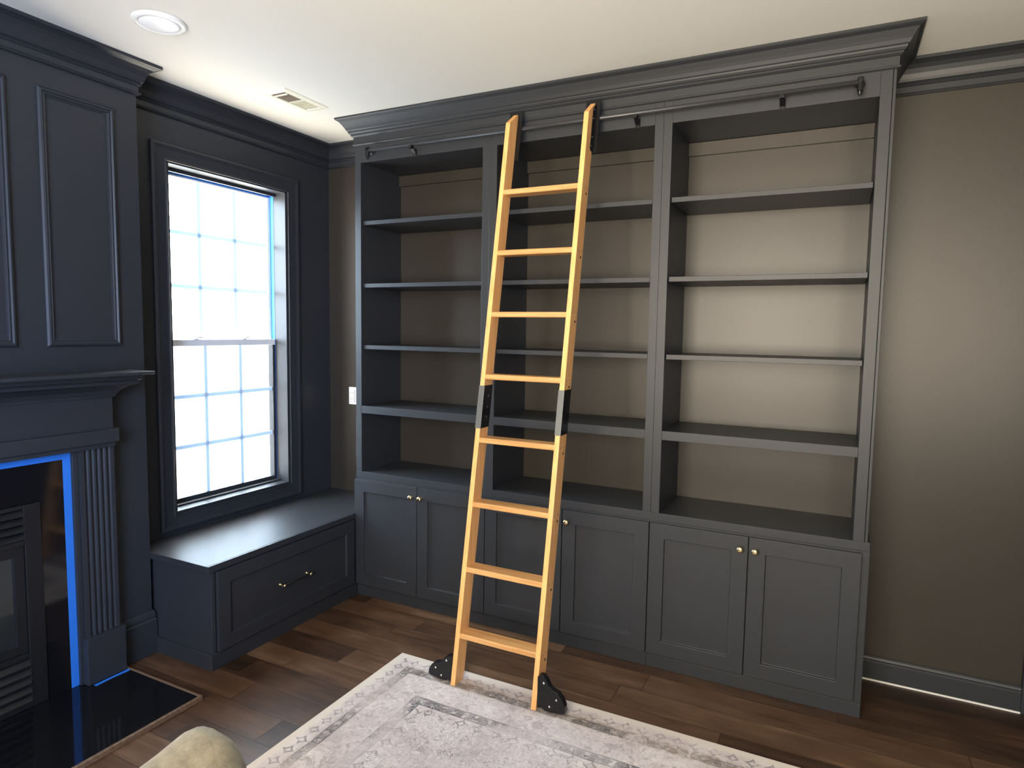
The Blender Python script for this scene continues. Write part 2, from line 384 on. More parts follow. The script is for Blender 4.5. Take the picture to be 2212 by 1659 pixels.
# ------------------------------------------------------------------ dimensions
ZC, D, X0, X1 = 2.74, 0.3757, 0.537, 3.173
XC, YC = 0.148, -1.022
WY0, WY1, WZ0, WZ1 = -0.780, 0.005, 0.604, 2.392
YL = -2.86                                       # far edge of the chimney breast

# ------------------------------------------------------------------ shell
struct('floor', bmx((-0.2, XR+0.2, YR-0.2, D+0.2, -0.1, 0.0)), 'floor')
struct('ceiling', bmx((-0.2, XR+0.2, YR-0.2, D+0.2, ZC, ZC+0.1)), 'ceiling')
struct('wall_left', bmx((-0.16, 0, YR-0.2, WY0, 0, ZC), (-0.16, 0, WY1, D, 0, ZC), (-0.16, 0, WY0, WY1, 0, WZ0), (-0.16, 0, WY0, WY1, WZ1, ZC)), 'paint')
struct('wall_back', bmx((-0.16, XR+0.16, D, D+0.16, 0, ZC)), 'wall')
struct('wall_right', bmx((XR, XR+0.16, YR-0.2, D, 0, ZC)), 'wall')
rb = []
xs = [0.0]+[v for r in RW for v in r]+[XR]
for i in range(0, len(xs), 2): rb.append((xs[i], xs[i+1], YR-0.16, YR, 0, ZC))
for a, b in RW: rb += [(a, b, YR-0.16, YR, 0, RZ[0]), (a, b, YR-0.16, YR, RZ[1], ZC)]
struct('wall_rear', bmx(*rb), 'light_wall')
struct('wall_chimney', bmx((0, XC, YL, YC, 0, ZC)), 'paint')

# window_1: double-hung window over the seat, in the left wall
f = lambda y, z, h: (h, y, z)
bm = bmesh.new()
cw = 0.086
ring(bm, WY0-cw, WY1+cw+0.003, WZ0-cw, WZ1+cw-0.006, [(0, 0), (0, 0.016), (0.012, 0.020), (0.030, 0.014), (0.072, 0.011), (0.078, 0.014), (cw-0.003, 0.012), (cw, 0.0)], f, fill=False, back=False)
w1 = struct('window_1', bm, 'paint', bevel=0.0015)
bm = bmesh.new()      # painted jamb lining
jd = -0.155
box(bm, jd, 0.004, WY1-0.012, WY1, WZ0, WZ1); box(bm, jd, 0.004, WY0, WY0+0.012, WZ0, WZ1)
box(bm, jd, 0.004, WY0, WY1, WZ1-0.012, WZ1); box(bm, jd, 0.010, WY0, WY1, WZ0, WZ0+0.012)
box(bm, -0.088, -0.072, WY0, WY1, WZ1-0.030, WZ1-0.010)
box(bm, -0.088, -0.060, WY0, WY1, WZ0+0.010, WZ0+0.022)
struct('window_jamb', bm, 'paint', w1, bevel=0.0015)
GY0, GY1 = -0.733, -0.028
def sash(name, xa, xb, za, zb, g0, g1, material):
    b_ = bmesh.new()
    y0, y1 = WY0+0.012, WY1-0.012
    box(b_, xa, xb, y0, GY0, za, zb); box(b_, xa, xb, GY1, y1, za, zb); box(b_, xa, xb, GY0, GY1, za, g0); box(b_, xa, xb, GY0, GY1, g1, zb)
    s_ = struct(name, b_, material, w1, bevel=0.002)
    xm = (xa+xb)/2
    b_ = bmesh.new()
    for i in (1, 2):
        yy = GY0+(GY1-GY0)*i/3; box(b_, xm-0.004, xm+0.004, yy-0.010, yy+0.010, g0, g1)
        zz = g0+(g1-g0)*i/3; box(b_, xm-0.0041, xm+0.0041, GY0, GY1, zz-0.010, zz+0.010)
    struct('window_grille', b_, 'vinyl', s_)
    struct('window_pane', bmx((xm+0.007, xm+0.010, GY0-0.004, GY1+0.004, g0-0.004, g1+0.004)), 'glass', s_)
    return s_
up = sash('upper_sash', -0.150, -0.122, 1.478, WZ1-0.012, 1.502, 2.352, 'white')
lo = sash('lower_sash', -0.121, -0.093, WZ0+0.012, 1.500, 0.648, 1.466, 'paint')
struct('meeting_rail', bmx((-0.1212, -0.0922, WY0+0.012, WY1-0.0138, 1.4655, 1.5004)), 'white', lo, bevel=0.002)['label'] = 'white meeting rail'
for yy in (-0.56, -0.24):     # sash locks on the meeting rail
    bm = bmesh.new(); lathe(bm, (-0.106, yy, 1.500), (0, 0, 1), [(0.020, 0.0005), (0.020, 0.006), (0.012, 0.014), (0, 0.016)])
    box(bm, -0.125, -0.100, yy-0.004, yy+0.046, 1.508, 1.516)
    struct('sash_lock', bm, 'white', lo)
struct('insect_screen', bmx((-0.1585, -0.1580, WY0+0.012, WY1-0.012, WZ0+0.012, 1.49)), 'screen', w1)

# rear windows (unseen, behind the camera; the narrow one is added for its light)
for k, (a, b) in enumerate(RW):
    fr = lambda x, z, h: (x, YR+h, z)
    bm = bmesh.new()
    ring(bm, a-0.08, b+0.08, RZ[0]-0.08, RZ[1]+0.08, [(0, 0), (0, 0.018), (0.08, 0.014), (0.08, -0.10), (0.125, -0.10), (0.125, -0.13)], fr, fill=False, back=False)
    wk = struct('window_%d' % (k+2), bm, 'white')
    bm = bmesh.new(); n_ = 6 if b-a > 1.5 else 3
    for i in range(1, n_):
        x = a+0.045+(b-a-0.09)*i/n_; wdt = 0.03 if (n_ == 6 and i == 3) else 0.011
        box(bm, x-wdt, x+wdt, YR-0.125, YR-0.105, RZ[0]+0.045, RZ[1]-0.045)
    for i in range(1, 6):
        z = RZ[0]+0.045+(RZ[1]-RZ[0]-0.09)*i/6; hw = 0.025 if i == 3 else 0.010
        box(bm, a+0.045, b-0.045, YR-0.1245, YR-0.1055, z-hw, z+hw)
    struct('window_grille', bm, 'white', wk)
    struct('window_pane', bmx((a+0.04, b-0.04, YR-0.118, YR-0.114, RZ[0]+0.04, RZ[1]-0.04)), 'glass', wk)

# crown moulding on the walls
CP = [(0, 2.604), (0.012, 2.604), (0.016, 2.609), (0.013, 2.615), (0.008, 2.617), (0.008, 2.641), (0.013, 2.642), (0.019, 2.648), (0.015, 2.655), (0.022, 2.658),
      (0.026, 2.668), (0.031, 2.686), (0.040, 2.703), (0.053, 2.716), (0.066, 2.722), (0.070, 2.724), (0.079, 2.727), (0.079, ZC), (0, ZC)]
PATH = [(XC, YL), (XC, YC), (0, YC), (0, D), (X0, D)]
for s_, nm in ((0, 'trim_1'), (1, 'trim_2'), (2, 'trim_3'), (3, 'trim_4')):
    struct(nm, sweep(PATH, CP, s_), 'paint')
struct('trim_5', sweep([(X1, D), (XR, D)], CP, 0), 'paint')
# baseboards
BP = [(0, 0.004), (0.015, 0.004), (0.015, 0.088), (0.011, 0.092), (0.013, 0.099), (0.010, 0.107), (0.005, 0.113), (0, 0.113)]
struct('baseboard_back', sweep([(X1+0.010, D), (3.79, D)], BP, 0), 'paint', bevel=0.001)
struct('baseboard_chimney', sweep([(XC, -1.193), (XC, YC), (0, YC)], [(o, z*1.9 if z > 0.02 else z) for o, z in BP], 0), 'paint')
bm = bmesh.new(); box(bm, X1+0.010, 3.79, D-0.019, D-0.012, 0.0, 0.0075)
o = struct('trim_6', bm, 'caulk')
# door casing at the right end of the back wall
bm = bmesh.new()
box(bm, 3.79, 3.88, D-0.022, D, 0, 2.15); box(bm, 4.58, 4.67, D-0.022, D, 0, 2.15); box(bm, 3.79, 4.67, D-0.022, D, 2.06, 2.15)
d1 = struct('door_1', bm, 'paint', bevel=0.002)
bm = bmesh.new()
ring(bm, 3.88, 4.58, 0.005, 2.06, [(0, 0), (0, 0.010), (0.11, 0.010), (0.115, 0.004)], lambda x, z, h: (x, D-h, z))
struct('door_leaf', bm, 'paint', d1)
bm = bmesh.new(); lathe(bm, (3.94, D-0.010, 0.95), (0, -1, 0), [(0.025, 0), (0.025, 0.005), (0.01, 0.008), (0.01, 0.03), (0.026, 0.04), (0.026, 0.055), (0, 0.062)])
struct('door_knob', bm, 'brass', d1, smooth=True)

# panel mouldings on the chimney breast
PM = [(0, 0), (0, 0.007), (0.006, 0.014), (0.013, 0.016), (0.018, 0.010), (0.024, 0.012), (0.028, 0.005), (0.033, 0.004), (0.033, 0)]
wc = bpy.data.objects['wall_chimney']
for a, b in ((-1.434, -1.130), (-1.846, -1.542), (-2.258, -1.954), (-2.67, -2.366)):
    bm = bmesh.new(); ring(bm, a, b, 1.482, 2.511, PM, lambda y, z, h: (XC+h, y, z), fill=False, back=False)
    struct('panel_molding', bm, 'paint', wc)

# ------------------------------------------------------------------ fireplace
YM = -1.94                                   # centre line of the fireplace
fp = thing('fireplace', 'charcoal painted fireplace mantel with fluted column and black granite surround', 'fireplace', (XC, YM, 0))
def mir(y): return 2*YM-y
yr = -1.108
bm = bmesh.new(); box(bm, XC, XC+0.205, mir(yr), yr, 1.361, 1.3755)
obj('mantel_shelf', bm, 'paint', fp, bevel=0.003)
# bed mould under the shelf
bm = bmesh.new()
cp = [(0.060, 1.262), (0.066, 1.262), (0.070, 1.272), (0.084, 1.292), (0.112, 1.312), (0.134, 1.320), (0.134, 1.332), (0.146, 1.340), (0.146, 1.3608), (0.0, 1.3608), (0.0, 1.262)]
ofs = [(o, z) for o, z in cp]
nn = len(ofs); rows = []
for yy, sgn in ((mir(-1.212), -1), (-1.212, 1)):
    rows.append([bm.verts.new((XC+o, yy+sgn*max(0, o-0.060), z)) for o, z in ofs])
for i in range(nn): bm.faces.new((rows[0][i], rows[1][i], rows[1][(i+1) % nn], rows[0][(i+1) % nn]))
bm.faces.new(rows[0]); bm.faces.new(rows[1])
obj('bed_molding', bm, 'paint', fp)
obj('frieze_board', bmx((XC, XC+0.060, mir(-1.212), -1.212, 1.118, 1.262)), 'paint', fp, bevel=0.0015)
obj('architrave', bmx((XC, XC+0.078, mir(-1.197), -1.197, 1.066, 1.124), (XC, XC+0.062, mir(-1.205), -1.205, 1.044, 1.066)), 'paint', fp, bevel=0.003)
for side in (0, 1):
    ya, yb = -1.351, -1.208
    pts = [(0, ya), (0.052, ya)]
    for k in range(5):
        c = ya+0.024+0.0236*k+0.001
        for j in range(9):
            t = PI*j/8; pts.append((0.052-0.010*math.sin(t), c-0.0098*math.cos(t)))
    pts += [(0.052, yb), (0, yb)]
    P = [(XC+p[0], p[1] if side == 0 else mir(p[1])) for p in pts]
    bm = bmesh.new(); prism(bm, P, 'z', 0.226, 1.044); obj('fluted_pilaster', bm, 'paint', fp)
    q0, q1 = (-1.362, -1.193) if side == 0 else (mir(-1.193), mir(-1.362))
    obj('plinth_block', bmx((XC, XC+0.070, q0, q1, 0.020, 0.226)), 'paint', fp, bevel=0.003)
    q0, q1 = (-1.3725, -1.3512) if side == 0 else (mir(-1.3512), mir(-1.3725))
    obj('inner_edge_strip', bmx((XC, XC+0.034, q0, q1, 0.020, 1.044)), 'paint', fp, bevel=0.002)
bm = bmesh.new()
fo = -1.494
box(bm, XC, XC+0.018, fo, -1.3725, 0.020, 1.044); box(bm, XC, XC+0.018, mir(-1.3725), mir(fo), 0.020, 1.044); box(bm, XC, XC+0.018, mir(fo), fo, 0.858, 1.044)
obj('granite_surround', bm, 'granite', fp, bevel=0.001)
# hearth slab
ht = thing('hearth', 'polished black granite hearth slab on the floor in front of the fireplace', 'hearth', (0.43, YM, 0))
obj('slab', bmx((XC+0.0005, 0.690, mir(-1.192), -1.192, 0.0, 0.019)), 'granite', ht, bevel=0.001)
bm = bmesh.new(); box(bm, 0.690, 0.704, mir(-1.180), -1.180, 0.0, 0.021); box(bm, XC+0.02, 0.690, -1.192, -1.180, 0.0, 0.021)
obj('edge_trim', bm, 'wood_trim', ht, bevel=0.002)['label'] = 'thin brown wooden edging'
# gas insert
fi = thing('fireplace_insert', 'black metal gas fireplace insert with louvres and dark glass', 'fireplace', (XC, YM, 0.02))
bm = bmesh.new(); a, b = mir(fo)+0.002, fo-0.002
box(bm, XC, XC+0.024, b-0.062, b, 0.021, 0.856); box(bm, XC, XC+0.024, a, a+0.062, 0.021, 0.856)
box(bm, XC, XC+0.024, a+0.062, b-0.062, 0.84, 0.856); box(bm, XC, XC+0.024, a+0.062, b-0.062, 0.692, 0.715); box(bm, XC, XC+0.024, a+0.062, b-0.062, 0.228, 0.25); box(bm, XC, XC+0.024, a+0.062, b-0.062, 0.021, 0.04)
obj('frame', bm, 'iron', fi, bevel=0.002)
for z0, z1, nl in ((0.715, 0.840, 4), (0.04, 0.228, 5)):
    bm = bmesh.new(); st = (z1-z0)/nl
    for k in range(nl):
        z = z0+k*st
        prism(bm, [(XC, z+st*0.9), (XC+0.006, z+st*0.95), (XC+0.030, z+st*0.25), (XC+0.030, z+st*0.1), (XC+0.022, z+st*0.1)], 'y', a+0.062, b-0.062)
    obj('louver_panel', bm, 'iron', fi)
bm = bmesh.new(); ring(bm, a+0.064, b-0.064, 0.252, 0.690, [(0, 0), (0, 0.016), (0.035, 0.016), (0.04, 0.006)], lambda y, z, h: (XC+h, y, z), fill=False)
dr = obj('glass_door', bm, 'iron', fi)
obj('glass_panel', bmx((XC+0.001, XC+0.006, a+0.1, b-0.1, 0.29, 0.655)), 'dark_glass', dr)

# masking tape
tag(obj('masking_tape', bmx((XC+0.0182, XC+0.0190, -1.404, -1.3728, 0.020, 1.0435)), 'tape'), 'long vertical strip of blue masking tape beside the fluted column', 'tape', 'blue tape around the fireplace')
tag(obj('masking_tape', bmx((XC+0.0182, XC+0.0190, mir(-1.4045), -1.4045, 1.013, 1.0435)), 'tape'), 'horizontal strip of blue masking tape across the top of the granite', 'tape', 'blue tape around the fireplace')
bm = bmesh.new()
prism(bm, [(0.222, -1.345), (0.240, -1.345), (0.236, -1.27), (0.240, -1.205), (0.236, -1.185), (0.222, -1.188)], 'z', 0.0192, 0.0202)
tag(obj('masking_tape', bm, 'tape'), 'short scrap of blue masking tape on the hearth at the foot of the column', 'tape', 'blue tape around the fireplace')
bm = bmesh.new()
box(bm, -0.1222, -0.0925, WY1-0.0135, WY1-0.0125, 1.502, 2.376); box(bm, -0.1222, -0.0915, WY1-0.0136, WY1-0.0126, 0.62, 1.502)
box(bm, -0.1212, -0.1204, GY0-0.03, WY1-0.014, 2.360, 2.372)
tag(obj('masking_tape', bm, 'tape'), 'blue masking tape along the right and top edges of the window sash', 'tape')

# ------------------------------------------------------------------ window seat
ws = thing('window_seat', 'charcoal painted window seat with wide panelled drawer under the window', 'bench', (0.27, -0.31, 0))
bm = bmesh.new()
box(bm, 0.0, X0-0.0005, -1.000, D, 0.075, 0.464)
obj('seat_box', bm, 'paint', ws, bevel=0.0015)
obj('seat_top', bmx((0.0, X0-0.0005, -1.020, D, 0.464, 0.495), (X0-0.0005, X0+0.012, -1.020, -0.0215, 0.464, 0.495)), 'paint', ws, bevel=0.002)
obj('plinth', bmx((0.0, X0-0.0005, -1.010, D-0.01, 0.0, 0.077), (X0-0.0005, X0+0.010, -1.010, -0.012, 0.0, 0.077)), 'paint', ws, bevel=0.002)
obj('corner_stile', bmx((X0, X0+0.006, -1.000, -0.982, 0.077, 0.464)), 'paint', ws, bevel=0.001)
bm = bmesh.new()
ring(bm, -0.975, -0.042, 0.082, 0.460, [(0, 0), (0, 0.020), (0.066, 0.020), (0.068, 0.010), (0.070, 0.010)], lambda y, z, h: (X0+h, y, z))
drw = obj('drawer', bm, 'paint', ws, bevel=0.0012)
bm = bmesh.new()
tube(bm, (X0+0.040, -0.622, 0.268), (X0+0.040, -0.397, 0.268), 0.0045, 12)
hd = obj('bar_handle', bm, 'bronze', drw, smooth=True)
for yy in (-0.601, -0.418):
    bm = bmesh.new(); lathe(bm, (X0+0.010, yy, 0.268), (1, 0, 0), [(0.009, 0), (0.009, 0.003), (0.0055, 0.006), (0.0055, 0.028), (0.0085, 0.031), (0.0085, 0.038), (0, 0.040)], 16)
    obj('handle_post', bm, 'brass', drw, smooth=True)['label'] = 'bright brass handle post'

# ------------------------------------------------------------------ bookcases
ZB, ZT = 0.743, 2.502
UN = [(0.537, 1.4035, 0.5772, 1.3626, 'left'), (1.4040, 2.2825, 1.4451, 2.2438, 'middle'), (2.2830, 3.173, 2.3222, 3.1196, 'right')]
UL = ['left built-in bookcase with empty shelves, nearest the window', 'middle built-in bookcase with empty shelves behind the ladder', 'right built-in bookcase with empty shelves, nearest the bare wall']
FD = 0.020
BKY = D-0.004
for (xa, xb, oa, ob_, nm), lab in zip(UN, UL):
    t = thing('bookcase', lab, 'bookcase', ((xa+xb)/2, 0.18, ZB), 'built-in bookcases')
    xr = xb-0.0125 if nm == 'right' else xb
    bm = bmesh.new()
    box(bm, xa, oa, 0, FD, ZB, 2.70); box(bm, ob_, xr, 0, FD, ZB, 2.70); box(bm, oa, ob_, 0, FD, ZT, 2.70)
    obj('face_frame', bm, 'paint', t, bevel=0.001)
    obj('side_panel', bmx((xa+0.0002, oa, FD, BKY, ZB, 2.70)), 'paint', t)
    obj('side_panel', bmx((ob_, xb, FD, BKY, ZB, 2.70)), 'paint', t)
    if nm == 'right': obj('end_panel', bmx((xb-0.0105, xb, 0.0, FD, ZB, 2.70)), 'paint', t, bevel=0.001)
    obj('top_panel', bmx((oa, ob_, FD, BKY, ZT+0.003, 2.70)), 'paint', t)
    obj('back_cleat', bmx((oa, ob_, BKY-0.016, BKY, ZT-0.060, ZT+0.002)), 'wall', t, bevel=0.001)
    obj('fixed_shelf', bmx((oa, ob_, 0.0005, BKY, 1.086, 1.1285)), 'paint', t, bevel=0.0012)
    for z in (2.1815, 1.830, 1.479):
        obj('shelf', bmx((oa+0.004, ob_-0.004, 0.014, BKY-0.004, z-0.0225, z)), 'paint', t, bevel=0.0012)
tag(obj('bookcase_ledge', bmx((0.537, 3.183, -0.001, BKY, 0.705, ZB)), 'paint', bevel=0.0015), 'long charcoal ledge board running between the bookcases and the cabinets below', 'ledge')
# crown of the bookcase
CB = [(0, 2.596), (0.006, 2.596), (0.011, 2.600), (0.011, 2.605), (0.006, 2.608), (0.006, 2.641), (0.010, 2.643), (0.017, 2.649), (0.017, 2.655), (0.022, 2.657), (0.028, 2.665), (0.029, 2.672),
      (0.034, 2.676), (0.041, 2.689), (0.049, 2.701), (0.057, 2.712), (0.062, 2.719), (0.069, 2.723), (0.076, 2.727), (0.080, 2.731), (0.080, ZC-0.0005), (0, ZC-0.0005)]
pth = [(0.537, D), (0.537, 0), (3.173, 0), (3.173, D)]
ct = thing('cornice', 'stepped charcoal crown moulding along the top of the three bookcases', 'moulding', (1.855, 0, 2.6))
for s_, nm in ((0, 'side_return'), (1, 'front_molding'), (2, 'side_return')):
    obj(nm, sweep(pth, CB, s_), 'paint', ct)

# base cabinets
GX = [(0.5385, 0.9775), (0.9815, 1.4085), (1.4128, 1.8458), (1.8502, 2.2820), (2.2864, 2.7195), (2.7239, 3.1545)]
CX = [(0.537, 1.4105), (1.4110, 2.2840), (2.2845, 3.1830)]
BL = ['left low cabinet with two panelled doors, next to the window seat', 'middle low cabinet with two panelled doors behind the ladder', 'right low cabinet with two panelled doors, next to the bare wall']
def knob(px, pz, parent):
    bm = bmesh.new()
    lathe(bm, (px, -0.0205, pz), (0, -1, 0), [(0.0075, 0), (0.0075, 0.002), (0.005, 0.004), (0.0045, 0.011), (0.0095, 0.014), (0.0138, 0.018), (0.0145, 0.022), (0.0125, 0.027), (0.007, 0.0295), (0, 0.030)], 24)
    return obj('knob', bm, 'brass', parent, smooth=True)
for i, ((xa, xb), lab) in enumerate(zip(CX, BL)):
    t = thing('base_cabinet', lab, 'cabinet', ((xa+xb)/2, 0.18, 0), 'low cabinets under the bookcases')
    obj('carcass', bmx((xa, xb, 0.0, BKY, 0.0605, 0.7048)), 'paint', t)
    obj('plinth', bmx((xa, xb, -0.003, BKY-0.01, 0.0, 0.0603)), 'paint', t, bevel=0.001)
    for j in (0, 1):
        da, db = GX[2*i+j]
        bm = bmesh.new()
        ring(bm, da, db, 0.0735, 0.6978, [(0, -0.0005), (0, -0.0205), (0.0685, -0.0205), (0.0700, -0.0095), (0.0715, -0.0095)], lambda x, z, h: (x, h, z))
        dd = obj('door', bm, 'paint', t, bevel=0.0015)
        knob(db-0.030 if j == 0 else da+0.027, 0.643, dd)['label'] = 'round brass knob'

# ------------------------------------------------------------------ outlet on the back wall
ot = thing('wall_outlet', 'white outlet without cover plate on the wall left of the bookcase', 'outlet', (0.20, D, 1.13))
bm = bmesh.new(); box(bm, 0.163, 0.235, D-0.004, D, 1.076, 1.190); obj('mounting_plate', bm, 'white', ot, bevel=0.002)
bm = bmesh.new(); box(bm, 0.180, 0.216, D-0.014, D-0.004, 1.092, 1.174); dv = obj('receptacle', bm, 'white', ot, bevel=0.003)
for zc in (1.115, 1.153):
    for xs0 in (0.1885, 0.205):
        obj('slot', bmx((xs0, xs0+0.0025, D-0.0146, D-0.0139, zc-0.006, zc+0.006)), 'hole', dv)

# ------------------------------------------------------------------ ladder rail
RYC, RZC = -0.046, 2.5495
rl = thing('ladder_rail', 'dark metal ladder rail running along the top of the bookcases', 'rail', (1.855, RYC, RZC))
bm = bmesh.new(); tube(bm, (0.668, RYC, RZC), (3.046, RYC, RZC), 0.0095, 20); obj('rail_tube', bm, 'rail', rl, smooth=True)
for x in (0.662, 3.050):
    bm = bmesh.new()
    tube(bm, (x, RYC, RZC-0.034), (x, RYC, RZC+0.018), 0.011, 18)
    tube(bm, (x, RYC, RZC-0.048), (x, RYC, RZC-0.034), 0.006, 14, 0.008)
    tube(bm, (x, RYC-0.016, RZC+0.004), (x, -0.0018, RZC+0.004), 0.0085, 16)
    lathe(bm, (x, -0.0018, RZC+0.004), (0, -1, 0), [(0.018, 0), (0.018, 0.004), (0.009, 0.008)], 18)
    obj('end_stop', bm, 'black_metal', rl, bevel=0.001)
for x in (0.950, 1.560, 2.166, 2.771):
    bm = bmesh.new()
    prism(bm, [(-0.0018, RZC-0.046), (-0.006, RZC-0.046), (-0.006, RZC-0.028), (-0.034, RZC-0.010), (-0.056, RZC-0.010), (-0.056, RZC-0.018), (-0.034, RZC-0.020), (-0.006, RZC-0.040)], 'x', x-0.010, x+0.010)
    box(bm, x-0.011, x+0.011, -0.0050, -0.0018, RZC-0.052, RZC-0.012)
    box(bm, x-0.010, x+0.010, RYC-0.011, RYC+0.006, RZC-0.021, RZC-0.008)
    obj('rail_bracket', bm, 'black_metal', rl, bevel=0.001)

# ------------------------------------------------------------------ ladder
RT = 0.0085                                  # top of the rug pile
ld = thing('library_ladder', 'orange-brown wooden rolling library ladder leaning on the bookcases', 'ladder', (1.776, -0.56, RT))
SL = (-0.145+0.600)/(2.554-0.008)
fy = lambda z: -0.600+(z-0.008)*SL           # front edge of the uprights
DP = 0.078
SX = [(1.5680, 1.5905), (1.9600, 1.9830)]
def stile_poly(z0, z1, grow=0.0):
    return [(fy(z0)-grow, z0), (fy(z1)-grow, z1), (fy(z1)+DP+grow, z1), (fy(z0)+DP+grow, z0)]
for k, (xa, xb) in enumerate(SX):
    bm = bmesh.new()
    prism(bm, [(fy(RT), RT), (fy(1.226), 1.226), (fy(1.226)+DP, 1.226), (fy(0.03)+DP, 0.03), (fy(RT)+DP-0.012, RT)], 'x', xa, xb)
    obj('upright', bm, 'oak', ld, bevel=0.0015)
    bm = bmesh.new()
    prism(bm, [(fy(1.2265), 1.2265), (fy(2.554), 2.554), (-0.064, 2.613), (fy(2.604)+DP, 2.604), (fy(1.2265)+DP, 1.2265)], 'x', xa, xb)
    obj('upright', bm, 'oak', ld, bevel=0.0015)
    # metal joint in the middle
    bm = bmesh.new()
    prism(bm, stile_poly(1.131, 1.324, 0.0), 'x', xa-0.0025, xa-0.0002); prism(bm, stile_poly(1.131, 1.324, 0.0), 'x', xb+0.0002, xb+0.0025)
    jn = obj('joint_plate', bm, 'black_metal', ld, bevel=0.0008); jn['label'] = 'black metal joint plates'
    bm = bmesh.new(); prism(bm, [(fy(1.131)-0.0022, 1.131), (fy(1.324)-0.0022, 1.324), (fy(1.324)-0.0001, 1.324), (fy(1.131)-0.0001, 1.131)], 'x', xa-0.0025, xb+0.0025)
    obj('joint_cover', bm, 'lit_black_metal', jn, bevel=0.0006)  # black like the plates; its gray is painted-in light
    for z in (1.18, 1.225, 1.275):
        bm = bmesh.new(); tube(bm, (xb+0.0024, fy(z)+0.045, z), (xb+0.0036, fy(z)+0.045, z), 0.004, 12)
        obj('rivet', bm, 'steel' if k == 0 else 'black_metal', jn)
for i in range(8):
    z = 0.2325+0.2858*i
    bm = bmesh.new()
    yf = fy(z)-0.001
    prism(bm, [(yf+0.004, z-0.024), (yf, z-0.020), (yf+0.001, z-0.004), (yf+0.005, z), (yf+DP-0.003, z), (yf+DP-0.003, z-0.024)], 'x', SX[0][1]-0.0003, SX[1][0]+0.0003)
    obj('rung', bm, 'oak_tread', ld, bevel=0.001)
    xo = SX[1][1]
    for dy in (0.018, 0.052):
        bm = bmesh.new(); lathe(bm, (xo-0.0002, fy(z)+dy, z-0.013), (1, 0, 0), [(0.0036, 0), (0.0036, 0.0008), (0, 0.0016)], 12)
        obj('screw', bm, 'steel', ld)
    bm = bmesh.new(); lathe(bm, (xo-0.0002, fy(z)+0.046, z-0.042), (1, 0, 0), [(0.0062, 0), (0.0062, 0.0006), (0, 0.0007)], 14)
    obj('rod_hole', bm, 'hole', ld)
# top hooks
for k, (xa, xb) in enumerate(SX):
    xc = (xa+xb)/2
    za, zb = 2.388, 2.632
    bm = bmesh.new()
    s = 1 if k else -1
    # back channel behind the upright
    prism(bm, [(fy(za)+DP+0.0005, za), (fy(zb)+DP+0.0005, zb), (fy(zb)+DP+0.0045, zb), (fy(za)+DP+0.0045, za)], 'x', xb+0.001, xb+0.021)
    prism(bm, [(fy(2.53)+DP+0.0005, 2.53), (fy(zb)+DP+0.0005, zb), (fy(zb)+DP+0.0045, zb), (fy(2.53)+DP+0.0045, 2.53)], 'x', xa-0.024, xb+0.001)
    hk = obj('top_bracket', bm, 'black_metal', ld, bevel=0.0006); hk['label'] = 'black metal rail bracket'
    # side leg with bolts on the outer face
    xs_ = xb+0.0003 if k else xa-0.0033
    bm = bmesh.new(); prism(bm, [(fy(za+0.01)+DP-0.030, za+0.010), (fy(zb-0.05)+DP-0.030, zb-0.050), (fy(zb-0.02)+DP, zb-0.020), (fy(za)+DP, za), (fy(za)+DP-0.018, za)], 'x', xs_, xs_+0.003)
    obj('side_flange', bm, 'black_metal', hk, bevel=0.0005)
    for z in (2.412, 2.452, 2.538, 2.580):
        xx = xs_+0.003 if k else xs_
        bm = bmesh.new(); lathe(bm, (xx, fy(z)+DP-0.018, z), (1 if k else -1, 0, 0), [(0.0042, 0), (0.0042, 0.0015), (0, 0.003)], 12)
        obj('bolt', bm, 'steel', hk)
# floor casters with guards
for k, (xa, xb) in enumerate(SX):
    s = 1 if k else -1
    xo = xb if k else xa
    yg = -0.590 if k else -0.586
    zk = 1.0 if k else 0.80
    out = [(0.0008, 0.016), (0.0008, 0.150), (0.010, 0.160), (0.026, 0.160), (0.040, 0.146), (0.054, 0.121), (0.070, 0.109), (0.094, 0.100), (0.112, 0.080), (0.124, 0.052), (0.126, 0.026),
           (0.112, 0.0170), (0.086, 0.015), (0.058, 0.0115), (0.036, 0.0130), (0.020, 0.022)]
    bm = bmesh.new(); prism(bm, [(xo+s*x, RT+0.004+(z-0.0115)*zk) for x, z in out], 'y', yg, yg+0.030)
    g = obj('caster_guard', bm, 'black_metal', ld, bevel=0.003, seg=3); g['label'] = 'glossy black caster guard'
    for bx_, bz in ((0.030, 0.130), (0.087, 0.072), (0.057, 0.036)):
        bm = bmesh.new(); lathe(bm, (xo+s*bx_, yg+0.0005, RT+0.004+(bz-0.0115)*zk), (0, -1, 0), [(0.0055, 0), (0.0055, 0.002), (0.003, 0.004), (0, 0.0045)], 14)
        obj('bolt', bm, 'steel', g, smooth=True)
    bm = bmesh.new(); lathe(bm, (xo+s*0.066, yg+0.032, RT+0.0265), (0, 1, 0), [(0.020, 0), (0.026, 0.004), (0.026, 0.020), (0.020, 0.024)], 24)
    obj('wheel', bm, 'rubber', g, smooth=True)

